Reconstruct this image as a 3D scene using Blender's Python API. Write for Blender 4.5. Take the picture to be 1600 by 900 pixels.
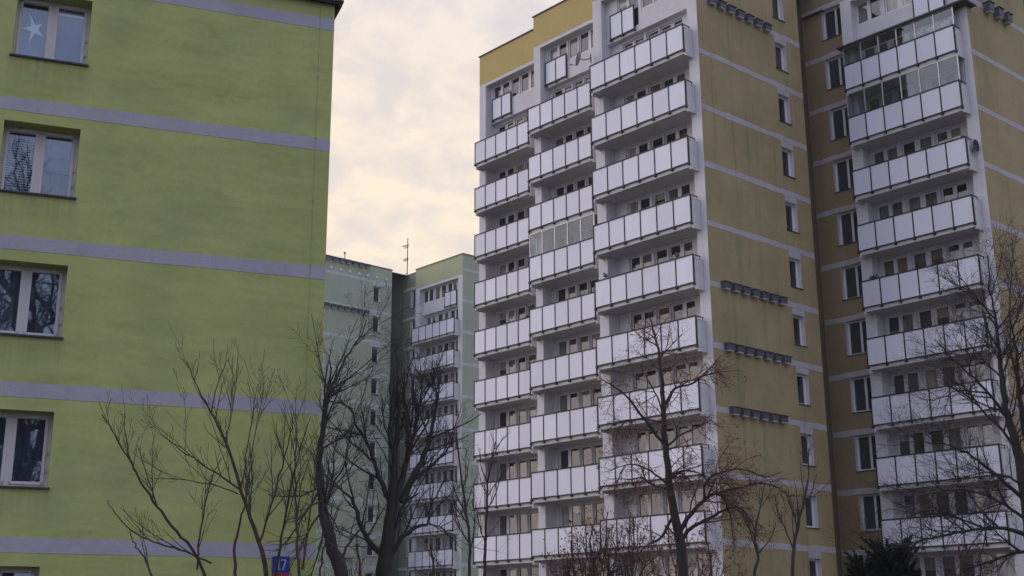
import bpy, math, random
import numpy as np
from mathutils import Vector, Matrix
for o in list(bpy.data.objects): bpy.data.objects.remove(o)
S = bpy.context.scene
COL = S.collection
R = math.radians

# ---------------------------------------------------------------- camera
cam_data = bpy.data.cameras.new('camera')
cam = bpy.data.objects.new('camera', cam_data); COL.objects.link(cam)
PITCH = R(15.599); FPX = 1978.04; PCX, PCY = 765.44, 442.9
cam.location = (0, 0, 1.6); cam.rotation_euler = (R(90) + PITCH, 0, 0)
cam_data.sensor_width = 36; cam_data.lens = FPX / 1600 * 36
cam_data.shift_x = (800 - PCX) / 1600; cam_data.shift_y = -(450 - PCY) / 1600
cam_data.clip_end = 6000
S.camera = cam

# ---------------------------------------------------------------- world, sun, exposure
SUN_EL, SUN_AZ = R(16), R(-78)                 # azimuth measured from +Y (ahead) towards +X; the sun is to the left
world = bpy.data.worlds.new('World'); S.world = world; world.use_nodes = True
wn = world.node_tree; wn.nodes.clear()
def N(nt, t, **k):
    n = nt.nodes.new(t)
    for a, b in k.items(): setattr(n, a, b)
    return n
def L(nt, a, b): nt.links.new(a, b)
wo = N(wn, 'ShaderNodeOutputWorld'); bg = N(wn, 'ShaderNodeBackground'); bg.inputs[1].default_value = 0.1
sky = N(wn, 'ShaderNodeTexSky', sky_type='NISHITA', sun_disc=False)
sky.sun_elevation = SUN_EL; sky.sun_rotation = SUN_AZ; sky.air_density = 1.5; sky.dust_density = 3
tc = N(wn, 'ShaderNodeTexCoord')
sep = N(wn, 'ShaderNodeSeparateXYZ'); L(wn, tc.outputs['Generated'], sep.inputs[0])
# warmth: towards the low sky ahead and left
dot = N(wn, 'ShaderNodeVectorMath', operation='DOT_PRODUCT'); dot.inputs[1].default_value = (-0.40, 0.82, -0.70)
L(wn, tc.outputs['Generated'], dot.inputs[0])
warm = N(wn, 'ShaderNodeMapRange', interpolation_type='SMOOTHSTEP'); warm.inputs[1].default_value = -0.05; warm.inputs[2].default_value = 0.68
L(wn, dot.outputs['Value'], warm.inputs[0])
# cloud noise in direction space, flattened towards the horizon
div = N(wn, 'ShaderNodeMath', operation='ADD'); div.inputs[1].default_value = 0.32; L(wn, sep.outputs[2], div.inputs[0])
vx = N(wn, 'ShaderNodeMath', operation='DIVIDE'); L(wn, sep.outputs[0], vx.inputs[0]); L(wn, div.outputs[0], vx.inputs[1])
vy = N(wn, 'ShaderNodeMath', operation='DIVIDE'); L(wn, sep.outputs[1], vy.inputs[0]); L(wn, div.outputs[0], vy.inputs[1])
cmb = N(wn, 'ShaderNodeCombineXYZ'); L(wn, vx.outputs[0], cmb.inputs[0]); L(wn, vy.outputs[0], cmb.inputs[1]); cmb.inputs[2].default_value = 0.37
nz = N(wn, 'ShaderNodeTexNoise'); nz.inputs['Scale'].default_value = 13; nz.inputs['Detail'].default_value = 8; nz.inputs['Roughness'].default_value = 0.55
nz.inputs['Distortion'].default_value = 0.3
L(wn, cmb.outputs[0], nz.inputs['Vector'])
cr = N(wn, 'ShaderNodeMapRange', interpolation_type='SMOOTHSTEP'); cr.inputs[1].default_value = 0.34; cr.inputs[2].default_value = 0.64
L(wn, nz.outputs['Fac'], cr.inputs[0])
def mixrgb(nt, fac, a, b):
    m = N(nt, 'ShaderNodeMix', data_type='RGBA')
    for s, v in ((0, fac), (6, a), (7, b)):
        if hasattr(v, 'is_linked') or isinstance(v, bpy.types.NodeSocket): L(nt, v, m.inputs[s])
        else: m.inputs[s].default_value = v if s == 0 else (*v, 1)[:4]
    return m.outputs[2]
thick = mixrgb(wn, warm.outputs[0], (4.5, 4.8, 6.7), (7.3, 6.5, 5.8))      # cloud bases
thin = mixrgb(wn, warm.outputs[0], (5.6, 5.8, 7.6), (9.2, 7.7, 5.9))       # bright gaps
cl = mixrgb(wn, cr.outputs[0], thick, thin)
sc_ = N(wn, 'ShaderNodeVectorMath', operation='SCALE'); sc_.inputs[3].default_value = 1.0; L(wn, sky.outputs[0], sc_.inputs[0])
zen = N(wn, 'ShaderNodeMapRange', interpolation_type='SMOOTHSTEP'); zen.inputs[1].default_value = 0.42; zen.inputs[2].default_value = 1.0
zen.inputs[3].default_value = 1.0; zen.inputs[4].default_value = 1.7; L(wn, sep.outputs[2], zen.inputs[0])    # overcast sky is brightest overhead
cz = N(wn, 'ShaderNodeVectorMath', operation='SCALE'); L(wn, cl, cz.inputs[0]); L(wn, zen.outputs[0], cz.inputs[3])
fin = mixrgb(wn, 0.93, sc_.outputs[0], cz.outputs[0])
L(wn, fin, bg.inputs[0]); L(wn, bg.outputs[0], wo.inputs[0])
sd = bpy.data.lights.new('sun', 'SUN'); sd.energy = 1.0; sd.angle = R(75); sd.color = (1.0, 0.90, 0.80)
sun = bpy.data.objects.new('sun', sd); COL.objects.link(sun)
sdir = Vector((math.sin(SUN_AZ) * math.cos(SUN_EL), math.cos(SUN_AZ) * math.cos(SUN_EL), math.sin(SUN_EL)))
sun.rotation_euler = sdir.to_track_quat('Z', 'Y').to_euler(); sun.location = (-40, 20, 60)
vs = S.view_settings; vs.view_transform = 'Standard'; vs.look = 'None'; vs.gamma = 1; vs.exposure = 0.3; vs.use_curve_mapping = False
S.render.engine = 'CYCLES'

# ---------------------------------------------------------------- helpers
def tag(o, label=None, cat=None, group=None, kind=None):
    if label: o['label'] = label
    if cat: o['category'] = cat
    if group: o['group'] = group
    if kind: o['kind'] = kind
    return o
def empty(name, loc=(0, 0, 0), rz=0.0):
    o = bpy.data.objects.new(name, None); COL.objects.link(o)
    o.location = loc; o.rotation_euler = (0, 0, rz); o.empty_display_size = 0.3
    return o
class MB:
    """collects shapes, builds ONE mesh object"""
    def __init__(s): s.v = []; s.f = []; s.m = []; s.sm = []
    def quad(s, a, b, c, d, m=0):
        i = len(s.v); s.v += [a, b, c, d]; s.f.append((i, i + 1, i + 2, i + 3)); s.m.append(m); s.sm.append(False)
    def box(s, x0, x1, y0, y1, z0, z1, m=0):
        i = len(s.v)
        s.v += [(x0, y0, z0), (x1, y0, z0), (x1, y1, z0), (x0, y1, z0), (x0, y0, z1), (x1, y0, z1), (x1, y1, z1), (x0, y1, z1)]
        for q in ((0, 3, 2, 1), (4, 5, 6, 7), (0, 1, 5, 4), (1, 2, 6, 5), (2, 3, 7, 6), (3, 0, 4, 7)):
            s.f.append(tuple(i + k for k in q)); s.m.append(m); s.sm.append(False)
    def tube(s, pts, rad, n=6, m=0, cap=False):
        P = np.asarray(pts, float); k = len(P)
        if k < 2: return
        if np.isscalar(rad): rad = [rad] * k
        T = np.zeros_like(P); T[1:-1] = P[2:] - P[:-2]; T[0] = P[1] - P[0]; T[-1] = P[-1] - P[-2]
        T /= np.linalg.norm(T, axis=1)[:, None] + 1e-12
        a = np.array([0., 0, 1]) if abs(T[0][2]) < 0.9 else np.array([1., 0, 0])
        U = np.cross(T[0], a); U /= np.linalg.norm(U)
        ang = np.arange(n) * 2 * np.pi / n; i0 = len(s.v)
        for j in range(k):
            U = U - T[j] * (U @ T[j]); U /= np.linalg.norm(U) + 1e-12
            V = np.cross(T[j], U)
            ring = P[j] + rad[j] * (np.cos(ang)[:, None] * U + np.sin(ang)[:, None] * V)
            s.v += [tuple(q) for q in ring]
        for j in range(k - 1):
            for q in range(n):
                a0 = i0 + j * n + q; a1 = i0 + j * n + (q + 1) % n
                s.f.append((a0, a1, a1 + n, a0 + n)); s.m.append(m); s.sm.append(True)
        if cap:
            s.f.append(tuple(i0 + q for q in range(n))[::-1]); s.m.append(m); s.sm.append(False)
            s.f.append(tuple(i0 + (k - 1) * n + q for q in range(n))); s.m.append(m); s.sm.append(False)
    def build(s, name, mats, parent=None, loc=None):
        me = bpy.data.meshes.new(name); me.from_pydata(s.v, [], s.f)
        if not isinstance(mats, (list, tuple)): mats = [mats]
        for mm in mats: me.materials.append(mm)
        me.polygons.foreach_set('material_index', s.m); me.polygons.foreach_set('use_smooth', s.sm); me.update()
        o = bpy.data.objects.new(name, me); COL.objects.link(o)
        if parent: o.parent = parent
        if loc: o.location = loc
        return o
def children(o): return [c for c in bpy.data.objects if c.parent == o]
def copy_tree(o, parent=None, kids=None):
    c = o.copy(); COL.objects.link(c); c.parent = parent
    for k in (kids if kids is not None else children(o)): copy_tree(k, c, [])
    return c

# ---------------------------------------------------------------- materials
def mat(name):
    m = bpy.data.materials.new(name); m.use_nodes = True
    nt = m.node_tree; return m, nt, nt.nodes['Principled BSDF']
def noise(nt, scale, detail=3, rough=0.55, stretch=None, co='Object', dist=0.0):
    t = N(nt, 'ShaderNodeTexCoord'); v = t.outputs[co]
    if stretch:
        mp = N(nt, 'ShaderNodeMapping'); mp.inputs['Scale'].default_value = stretch; L(nt, v, mp.inputs[0]); v = mp.outputs[0]
    n = N(nt, 'ShaderNodeTexNoise'); n.inputs['Scale'].default_value = scale; n.inputs['Detail'].default_value = detail
    n.inputs['Roughness'].default_value = rough; n.inputs['Distortion'].default_value = dist
    L(nt, v, n.inputs['Vector']); return n.outputs['Fac']
def ramp(nt, v, a, b, lo=0.0, hi=1.0):
    r = N(nt, 'ShaderNodeMapRange', interpolation_type='SMOOTHSTEP'); r.inputs[1].default_value = a; r.inputs[2].default_value = b
    r.inputs[3].default_value = lo; r.inputs[4].default_value = hi; L(nt, v, r.inputs[0]); return r.outputs[0]
def bump(nt, bs, h, strength, dist):
    b = N(nt, 'ShaderNodeBump'); b.inputs['Strength'].default_value = strength; b.inputs['Distance'].default_value = dist
    L(nt, h, b.inputs['Height']); L(nt, b.outputs[0], bs.inputs['Normal'])
def plaster(name, c, c2, stain, sfac=0.6, blotch=0.35, streak=(2.2, 2.2, 0.13), wav=0.0, lo=0.50, smudge=0.25, smst=(1, 1, 0.6)):
    m, nt, bs = mat(name)
    a = mixrgb(nt, ramp(nt, noise(nt, blotch, 5, 0.6), 0.35, 0.65), c, c2)
    st = ramp(nt, noise(nt, 0.9, 5, 0.62, streak), lo, lo + 0.27, 0, sfac)
    b = mixrgb(nt, st, a, stain)
    sm = ramp(nt, noise(nt, 1.7, 6, 0.68, smst, dist=0.6), 0.56, 0.74, 0, smudge)
    b = mixrgb(nt, sm, b, tuple(x * 0.62 + 0.02 for x in stain))
    g = ramp(nt, noise(nt, 9, 4, 0.6), 0.2, 0.8, 0.0, 0.22)
    d = mixrgb(nt, g, b, tuple(x * 0.6 for x in c))
    d = mixrgb(nt, ramp(nt, noise(nt, 55, 2, 0.7), 0.3, 0.7, 0, 0.16), d, tuple(x * 0.55 for x in c))
    L(nt, d, bs.inputs['Base Color']); bs.inputs['Roughness'].default_value = 0.92; bs.inputs['Specular IOR Level'].default_value = 0.2
    if wav:
        ad = N(nt, 'ShaderNodeMath', operation='MULTIPLY_ADD'); L(nt, noise(nt, 40, 2), ad.inputs[0]); ad.inputs[1].default_value = 0.06
        L(nt, noise(nt, 0.8, 3, 0.5, (0.5, 0.5, 1.4)), ad.inputs[2]); bump(nt, bs, ad.outputs[0], 1.0, wav)
    else: bump(nt, bs, noise(nt, 30, 3), 0.35, 0.02)
    return m
def plain(name, c, rough=0.6, metal=0.0, var=0.12, scale=3.0, spec=0.4):
    m, nt, bs = mat(name)
    L(nt, mixrgb(nt, noise(nt, scale, 4), tuple(x * (1 - var) for x in c), tuple(min(1, x * (1 + var)) for x in c)), bs.inputs['Base Color'])
    bs.inputs['Roughness'].default_value = rough; bs.inputs['Metallic'].default_value = metal; bs.inputs['Specular IOR Level'].default_value = spec
    return m
def glass_opaque(name, stops, refl=0.34, rough=0.03):
    """window seen from outside: dark room or curtain behind reflecting double glazing"""
    m, nt, bs = mat(name)
    geo = N(nt, 'ShaderNodeNewGeometry'); rp = N(nt, 'ShaderNodeValToRGB'); rp.color_ramp.interpolation = 'CONSTANT'
    e = rp.color_ramp.elements; e[0].position = 0; e[0].color = (*stops[0][1], 1); e[1].position = stops[1][0]; e[1].color = (*stops[1][1], 1)
    for p, c in stops[2:]: k = e.new(p); k.color = (*c, 1)
    L(nt, geo.outputs['Random Per Island'], rp.inputs[0])
    folds = ramp(nt, noise(nt, 5, 3, 0.5, (3.0, 3.0, 0.35)), 0.3, 0.7, 0.55, 1.25)
    mu = N(nt, 'ShaderNodeVectorMath', operation='SCALE'); L(nt, rp.outputs[0], mu.inputs[0]); L(nt, folds, mu.inputs[3])
    L(nt, mu.outputs[0], bs.inputs['Base Color']); bs.inputs['Roughness'].default_value = 0.8; bs.inputs['Specular IOR Level'].default_value = 0
    gl = N(nt, 'ShaderNodeBsdfGlossy'); gl.inputs['Roughness'].default_value = rough; gl.inputs[0].default_value = (0.93, 0.95, 1, 1)
    b = N(nt, 'ShaderNodeBump'); b.inputs['Strength'].default_value = 0.25; b.inputs['Distance'].default_value = 0.02; L(nt, noise(nt, 1.6, 2), b.inputs['Height']); L(nt, b.outputs[0], gl.inputs['Normal'])
    lw = N(nt, 'ShaderNodeFresnel'); lw.inputs[0].default_value = 1.42
    ad = N(nt, 'ShaderNodeMath', operation='ADD', use_clamp=True); ad.inputs[1].default_value = refl; L(nt, lw.outputs[0], ad.inputs[0])
    mx = N(nt, 'ShaderNodeMixShader'); L(nt, ad.outputs[0], mx.inputs[0]); L(nt, bs.outputs[0], mx.inputs[1]); L(nt, gl.outputs[0], mx.inputs[2])
    L(nt, mx.outputs[0], nt.nodes['Material Output'].inputs[0]); return m
def glass_clear(name, refl=0.3, tint=(0.85, 0.9, 0.95), rough=0.02, gtint=(1, 1, 1)):
    m, nt, bs = mat(name); nt.nodes.remove(bs)
    tr = N(nt, 'ShaderNodeBsdfTransparent'); tr.inputs[0].default_value = (*tint, 1)
    gl = N(nt, 'ShaderNodeBsdfGlossy'); gl.inputs['Roughness'].default_value = rough; gl.inputs[0].default_value = (*gtint, 1)
    b = N(nt, 'ShaderNodeBump'); b.inputs['Strength'].default_value = 0.15; b.inputs['Distance'].default_value = 0.02; L(nt, noise(nt, 0.8, 2), b.inputs['Height']); L(nt, b.outputs[0], gl.inputs['Normal'])
    mx = N(nt, 'ShaderNodeMixShader'); mx.inputs[0].default_value = refl; L(nt, tr.outputs[0], mx.inputs[1]); L(nt, gl.outputs[0], mx.inputs[2])
    L(nt, mx.outputs[0], nt.nodes['Material Output'].inputs[0]); return m

M = {}
M['ochre'] = plaster('ochre_plaster', (0.345, 0.272, 0.14), (0.42, 0.335, 0.175), (0.195, 0.195, 0.105), 0.85, smudge=0.45, smst=(1.5, 1.5, 0.35))
M['ochre_dark'] = plaster('stained_ochre_plaster_painted_shade', (0.285, 0.217, 0.115), (0.32, 0.245, 0.13), (0.2, 0.165, 0.10), 0.4)  # gable ochre darkened: the recess wall's shade is mixed into its colour
M['parapet_y'] = plaster('yellow_parapet_plaster', (0.53, 0.405, 0.16), (0.56, 0.43, 0.18), (0.43, 0.34, 0.15), 0.3)
M['band'] = plaster('lavender_grey_band', (0.43, 0.41, 0.42), (0.49, 0.47, 0.49), (0.30, 0.29, 0.28), 0.5, 1.2)
M['white'] = plaster('white_facade_plaster', (0.66, 0.64, 0.67), (0.71, 0.69, 0.71), (0.50, 0.48, 0.47), 0.5, 0.9)
M['concrete'] = plaster('painted_concrete_slab', (0.60, 0.58, 0.59), (0.66, 0.64, 0.64), (0.42, 0.40, 0.38), 0.55, 2.0)
def panel_mat():
    m, nt, bs = mat('white_laminate_panel'); geo = N(nt, 'ShaderNodeNewGeometry'); oi = N(nt, 'ShaderNodeObjectInfo')
    ad = N(nt, 'ShaderNodeMath', operation='MULTIPLY_ADD'); L(nt, oi.outputs['Random'], ad.inputs[0]); ad.inputs[1].default_value = 7.3; L(nt, geo.outputs['Random Per Island'], ad.inputs[2])
    fr = N(nt, 'ShaderNodeMath', operation='FRACT'); L(nt, ad.outputs[0], fr.inputs[0])
    c = mixrgb(nt, fr.outputs[0], (0.61, 0.61, 0.71), (0.72, 0.72, 0.82))
    d = ramp(nt, noise(nt, 1.6, 5, 0.6, (2, 2, 0.5)), 0.5, 0.8, 0, 0.3)
    L(nt, mixrgb(nt, d, c, (0.52, 0.51, 0.56)), bs.inputs['Base Color']); bs.inputs['Roughness'].default_value = 0.4; return m
M['panel'] = panel_mat()
M['black'] = plain('black_painted_steel', (0.008, 0.008, 0.013), 0.6)
M['frame'] = plain('white_window_frame', (0.68, 0.67, 0.68), 0.5, 0, 0.05)
M['glass'] = glass_opaque('window_glass', [(0, (0.012, 0.014, 0.016)), (0.5, (0.04, 0.045, 0.045)), (0.70, (0.22, 0.20, 0.17)), (0.78, (0.075, 0.06, 0.045)), (0.86, (0.015, 0.018, 0.025)), (0.96, (0.34, 0.35, 0.36))], 0.06)
M['g_dark'] = glass_opaque('dark_room_glass', [(0, (0.010, 0.011, 0.014)), (0.5, (0.022, 0.022, 0.024))], 0.05)
M['g_net'] = glass_opaque('net_curtain_glass', [(0, (0.10, 0.10, 0.105)), (0.5, (0.16, 0.155, 0.15))], 0.05)
M['g_pale'] = glass_opaque('pale_blind_glass', [(0, (0.36, 0.34, 0.32)), (0.5, (0.28, 0.25, 0.21))], 0.05)
M['g_warm'] = glass_opaque('warm_curtain_glass', [(0, (0.20, 0.12, 0.07)), (0.5, (0.13, 0.10, 0.06))], 0.05)
M['glass_gable'] = glass_opaque('dark_window_glass', [(0, (0.010, 0.012, 0.016)), (0.4, (0.045, 0.05, 0.06)), (0.75, (0.14, 0.145, 0.15))], 0.04)
M['glass_far'] = M['glass']
M['pipe'] = plain('brown_painted_pipe', (0.16, 0.12, 0.08), 0.6)
M['coping'] = plain('dark_metal_coping', (0.045, 0.04, 0.038), 0.5, 0.3)
M['nest'] = plain('grey_box_sheet', (0.085, 0.085, 0.10), 0.6)
M['nest_light'] = plain('pale_box_front', (0.45, 0.45, 0.48), 0.6)
M['encl'] = glass_clear('enclosure_glass', 0.09, (0.60, 0.64, 0.68), 0.02, (0.8, 0.88, 1.0))
M['alu'] = plain('aluminium_profile', (0.42, 0.42, 0.43), 0.4, 0.6)
M['f_wall'] = plaster('pale_green_plaster', (0.385, 0.425, 0.315), (0.425, 0.465, 0.345), (0.30, 0.33, 0.26), 0.5)
M['f_parapet'] = plaster('yellow_green_parapet_plaster', (0.43, 0.45, 0.28), (0.46, 0.48, 0.30), (0.36, 0.38, 0.25), 0.3)
M['f_dark'] = plaster('green_plaster_painted_shade', (0.24, 0.28, 0.20), (0.26, 0.30, 0.22), (0.18, 0.21, 0.16), 0.4)  # far gable green made darker, carrying the recess shadow in the plaster colour
M['f_band'] = plaster('pale_grey_green_band', (0.50, 0.53, 0.52), (0.56, 0.58, 0.57), (0.38, 0.4, 0.38), 0.4, 1.2)
M['green'] = plaster('lime_green_render', (0.425, 0.455, 0.165), (0.49, 0.52, 0.195), (0.31, 0.33, 0.16), 0.50, 0.6, (0.45, 0.45, 0.65), 0.07, 0.45, 0.30, (0.6, 0.6, 1.2))
def sill_streaks(m):
    nt = m.node_tree; bs = nt.nodes['Principled BSDF']; src = bs.inputs['Base Color'].links[0].from_socket
    t = N(nt, 'ShaderNodeTexCoord'); sp = N(nt, 'ShaderNodeSeparateXYZ'); L(nt, t.outputs['Object'], sp.inputs[0])
    def mth(op, a, b=None):
        n = N(nt, 'ShaderNodeMath', operation=op)
        for i, v in enumerate((a, b)):
            if v is None: continue
            if isinstance(v, (int, float)): n.inputs[i].default_value = v
            else: L(nt, v, n.inputs[i])
        return n.outputs[0]
    below = mth('MULTIPLY', mth('FRACT', mth('DIVIDE', mth('SUBTRACT', 12.61, sp.outputs[2]), 2.797)), 2.797)
    xm = mth('MULTIPLY', ramp(nt, sp.outputs[0], -0.15, 0.02), ramp(nt, sp.outputs[0], 1.55, 1.38))
    k = mth('MULTIPLY', mth('MULTIPLY', ramp(nt, below, 1.0, 0.0), xm), ramp(nt, noise(nt, 4, 3, 0.6, (2.2, 1, 0.12)), 0.30, 0.68, 0.06, 0.34))
    L(nt, mixrgb(nt, k, src, (0.15, 0.16, 0.09)), bs.inputs['Base Color'])
sill_streaks(M['green'])
M['green_band'] = plaster('lavender_render_band', (0.41, 0.40, 0.45), (0.45, 0.44, 0.48), (0.37, 0.36, 0.39), 0.4, 0.7)
M['roofing'] = plain('roof_felt', (0.06, 0.06, 0.06), 0.9)
M['bark'] = plain('dark_bark', (0.040, 0.034, 0.030), 0.95, 0, 0.5, 14)
M['bark_brown'] = plain('brown_bark', (0.058, 0.040, 0.032), 0.95, 0, 0.5, 14)
M['twig'] = plain('dark_twig', (0.045, 0.036, 0.034), 0.9, 0, 0.3, 5)
M['twig_olive'] = plain('olive_twig', (0.06, 0.055, 0.035), 0.9, 0, 0.3, 5)
M['twig_red'] = plain('reddish_twig', (0.115, 0.052, 0.040), 0.9, 0, 0.4, 5)
M['seed'] = plain('rusty_dried_seed', (0.15, 0.062, 0.042), 0.9, 0, 0.5, 4)
M['needle'] = plain('dark_needles', (0.010, 0.014, 0.009), 0.9, 0, 0.5, 6, 0.1)

# ---------------------------------------------------------------- facades
def V3(*a): return np.array(a, float)
def wall_holes(mb, P, dx, n, x0, x1, z0, z1, holes, depth, m=0, mj=None):
    """vertical wall face with real openings; P origin at z=0, dx along, n outward"""
    P, dx, n = V3(*P), V3(*dx), V3(*n); up = V3(0, 0, 1); mj = m if mj is None else mj
    pt = lambda x, z, d=0: tuple(P + dx * x + up * z - n * d)
    xs = sorted({x0, x1, *[h[0] for h in holes], *[h[1] for h in holes]}); zs = sorted({z0, z1, *[h[2] for h in holes], *[h[3] for h in holes]})
    xs = [x for x in xs if x0 <= x <= x1]; zs = [z for z in zs if z0 <= z <= z1]
    for a, b in zip(xs, xs[1:]):
        run = None
        for c, d in zip(zs, zs[1:]):
            mx, mz = (a + b) / 2, (c + d) / 2
            solid = not any(h[0] < mx < h[1] and h[2] < mz < h[3] for h in holes)
            if solid: run = (run[0], d) if run else (c, d)
            if (not solid or d == zs[-1]) and run: mb.quad(pt(a, run[0]), pt(b, run[0]), pt(b, run[1]), pt(a, run[1]), m); run = None
    for a, b, c, d in holes:
        mb.quad(pt(a, c), pt(a, d), pt(a, d, depth), pt(a, c, depth), mj); mb.quad(pt(b, c), pt(b, c, depth), pt(b, d, depth), pt(b, d), mj)
        mb.quad(pt(a, c), pt(a, c, depth), pt(b, c, depth), pt(b, c), mj); mb.quad(pt(a, d), pt(b, d), pt(b, d, depth), pt(a, d, depth), mj)
rb = random.Random(5); rp_ = random.Random(8)
def band(mb, P, dx, n, x0, x1, z, h, m, jit=0.026, step=0.5, proud=0.006):
    P, dx, n = V3(*P), V3(*dx), V3(*n); up = V3(0, 0, 1); k = max(1, int((x1 - x0) / step))
    X = np.linspace(x0, x1, k + 1); lo = [z - h / 2 + rb.uniform(-jit, jit) for _ in X]; hi = [z + h / 2 + rb.uniform(-jit, jit) for _ in X]
    pt = lambda x, zz, d: tuple(P + dx * x + up * zz + n * d)
    for i in range(k):
        a, b = X[i], X[i + 1]
        mb.quad(pt(a, lo[i], proud), pt(b, lo[i + 1], proud), pt(b, hi[i + 1], proud), pt(a, hi[i], proud), m)
        mb.quad(pt(a, lo[i], -0.01), pt(b, lo[i + 1], -0.01), pt(b, lo[i + 1], proud), pt(a, lo[i], proud), m)
        mb.quad(pt(a, hi[i], proud), pt(b, hi[i + 1], proud), pt(b, hi[i + 1], -0.01), pt(a, hi[i], -0.01), m)
def window(parent, P, dx, n, x0, x1, z0, z1, panes, depth, glass, name='window', fr=0.07, sill=None, fmat=None, zm=(0.09, 0.08)):
    """frame with sashes set `depth` behind the wall face; panes=[(xa,xb)] in the same x as x0,x1"""
    P, dx, n = V3(*P), V3(*dx), V3(*n); up = V3(0, 0, 1); Q = P - n * depth
    mb = MB(); za, zb = z0 + zm[0], z1 - zm[1]
    hs = [(a, b, za, zb) for a, b in panes]
    wall_holes(mb, Q, dx, n, x0, x1, z0, z1, hs, 0.05)
    if sill is not None:                                            # projecting sheet-metal sill
        pt = lambda x, z, d: tuple(P + dx * x + up * z + n * d)
        a, b = x0 - 0.04, x1 + 0.04
        for (d0, d1, zz0, zz1) in ((-depth, 0.05, z0 + 0.02, z0 - 0.01),):
            mb.quad(pt(a, zz0, d0), pt(b, zz0, d0), pt(b, zz1, d1), pt(a, zz1, d1), 1)
            mb.quad(pt(a, zz1 - 0.035, d1), pt(b, zz1 - 0.035, d1), pt(b, zz1, d1), pt(a, zz1, d1), 1)
            mb.quad(pt(a, zz1 - 0.035, 0.0), pt(b, zz1 - 0.035, 0.0), pt(b, zz1 - 0.035, d1), pt(a, zz1 - 0.035, d1), 1)
    o = mb.build(name, [fmat or M['frame'], sill or M['frame']], parent)
    g = MB(); pt = lambda x, z, d: tuple(Q + dx * x + up * z - n * d)
    if glass is M['glass']:
        base = rp_.choices([0, 1, 2, 3], [0.62, 0.2, 0.1, 0.08])[0]
        for a, b in panes:
            mi = base if rp_.random() < 0.6 else rp_.choices([0, 1, 2, 3], [0.6, 0.22, 0.11, 0.07])[0]
            cut = zb - (zb - za) * rp_.uniform(0.12, 0.5) if rp_.random() < 0.3 else None; m2 = rp_.choice([1, 2]) if mi == 0 else 0
            lo_m, hi_m = (mi, m2)
            if cut: g.quad(pt(a, za, 0.04), pt(b, za, 0.04), pt(b, cut, 0.04), pt(a, cut, 0.04), lo_m); g.quad(pt(a, cut, 0.04), pt(b, cut, 0.04), pt(b, zb, 0.04), pt(a, zb, 0.04), hi_m)
            else: g.quad(pt(a, za, 0.04), pt(b, za, 0.04), pt(b, zb, 0.04), pt(a, zb, 0.04), mi)
        g.build('pane', [M['g_dark'], M['g_net'], M['g_pale'], M['g_warm']], o)
    else:
        for a, b in panes: g.quad(pt(a, za, 0.04), pt(b, za, 0.04), pt(b, zb, 0.04), pt(a, zb, 0.04))
        g.build('pane', glass, o)
    return o

# ---------------------------------------------------------------- tower type shared by the ochre block and the far green block
F0 = 27.85                                   # upper balcony floor; storeys are 2.8 m apart
PAT_C = [[(-5.32, -4.80), (-4.62, -4.04)], [(-3.72, -3.08)], [(-2.84, -2.28), (-2.06, -1.56)]]
PAT_AB = [[(-4.97, -4.42), (-4.22, -3.68)], [(-3.42, -2.83)], [(-2.60, -2.02), (-1.82, -1.32)]]
PAT_D = [[(-5.96, -5.44), (-5.24, -4.70)], [(-4.34, -3.74), (-3.46, -2.87)], [(-2.54, -2.04), (-1.84, -1.36)]]
# name: X0, X1 (wall), Y0 (front), rail x0, rail width, panels, pilasters, french railing x, pattern
COLS = {'A': (-18.35, -12.56, 2.30, -18.06, 4.52, 5, 0.55, -17.55, PAT_AB),
        'B': (-12.55, -6.76, 1.28, -12.43, 4.70, 5, 0.50, -11.95, PAT_AB),
        'C': (-6.75, -0.004, 0.00, -6.46, 6.04, 6, 0.60, -5.82, PAT_C),
        'D': (1.54, 8.236, 9.60, 1.84, 5.95, 6, 0.60, 5.40, PAT_D)}
def make_railing(W, n, returns=True):
    mb = MB(); pw = W / n
    for i in range(n + 1):
        x = i * pw; mb.box(x - 0.03, x + 0.03, -0.035, 0.02, -0.06, 1.20); mb.box(x - 0.055, x + 0.055, -0.055, 0.035, -0.17, -0.072)
    mb.box(-0.03, W + 0.03, -0.04, 0.025, 1.202, 1.26); mb.box(-0.029, W + 0.029, -0.03, 0.012, -0.07, -0.022)
    if returns:
        for x in (0, W):
            mb.box(x - 0.02, x + 0.02, 0.027, 0.50, 1.205, 1.243); mb.box(x - 0.015, x + 0.015, 0.022, 0.50, 1.08, 1.10)
            mb.box(x - 0.015, x + 0.015, 0.44, 0.46, 1.0, 1.205)
    pn = MB()
    for i in range(n): pn.box(i * pw + 0.034, (i + 1) * pw - 0.034, -0.018, -0.004, -0.02, 1.195)
    return mb, pn
def make_balcony(parent, W, n, in0, in1):
    mb = MB()
    mb.box(0.10, W - 0.001, 0.045, 0.56, -0.25, 0.0)                        # projecting slab
    mb.box(in0, in1, 0.562, 1.255, -0.25, 0.0)                              # slab inside the loggia
    for x in (0.0, W):
        mb.box(x, x + 0.10, 0.03, 0.555, -0.36, 1.03)                      # side cheek
        mb.box(x - 0.01, x + 0.11, 0.02, 0.555, 1.03, 1.05)
    b = mb.build('balcony', M['concrete'], parent)
    r, p = make_railing(W, n); r.build('railing', M['black'], b); p.build('infill_panels', M['panel'], b)
    return b
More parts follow.
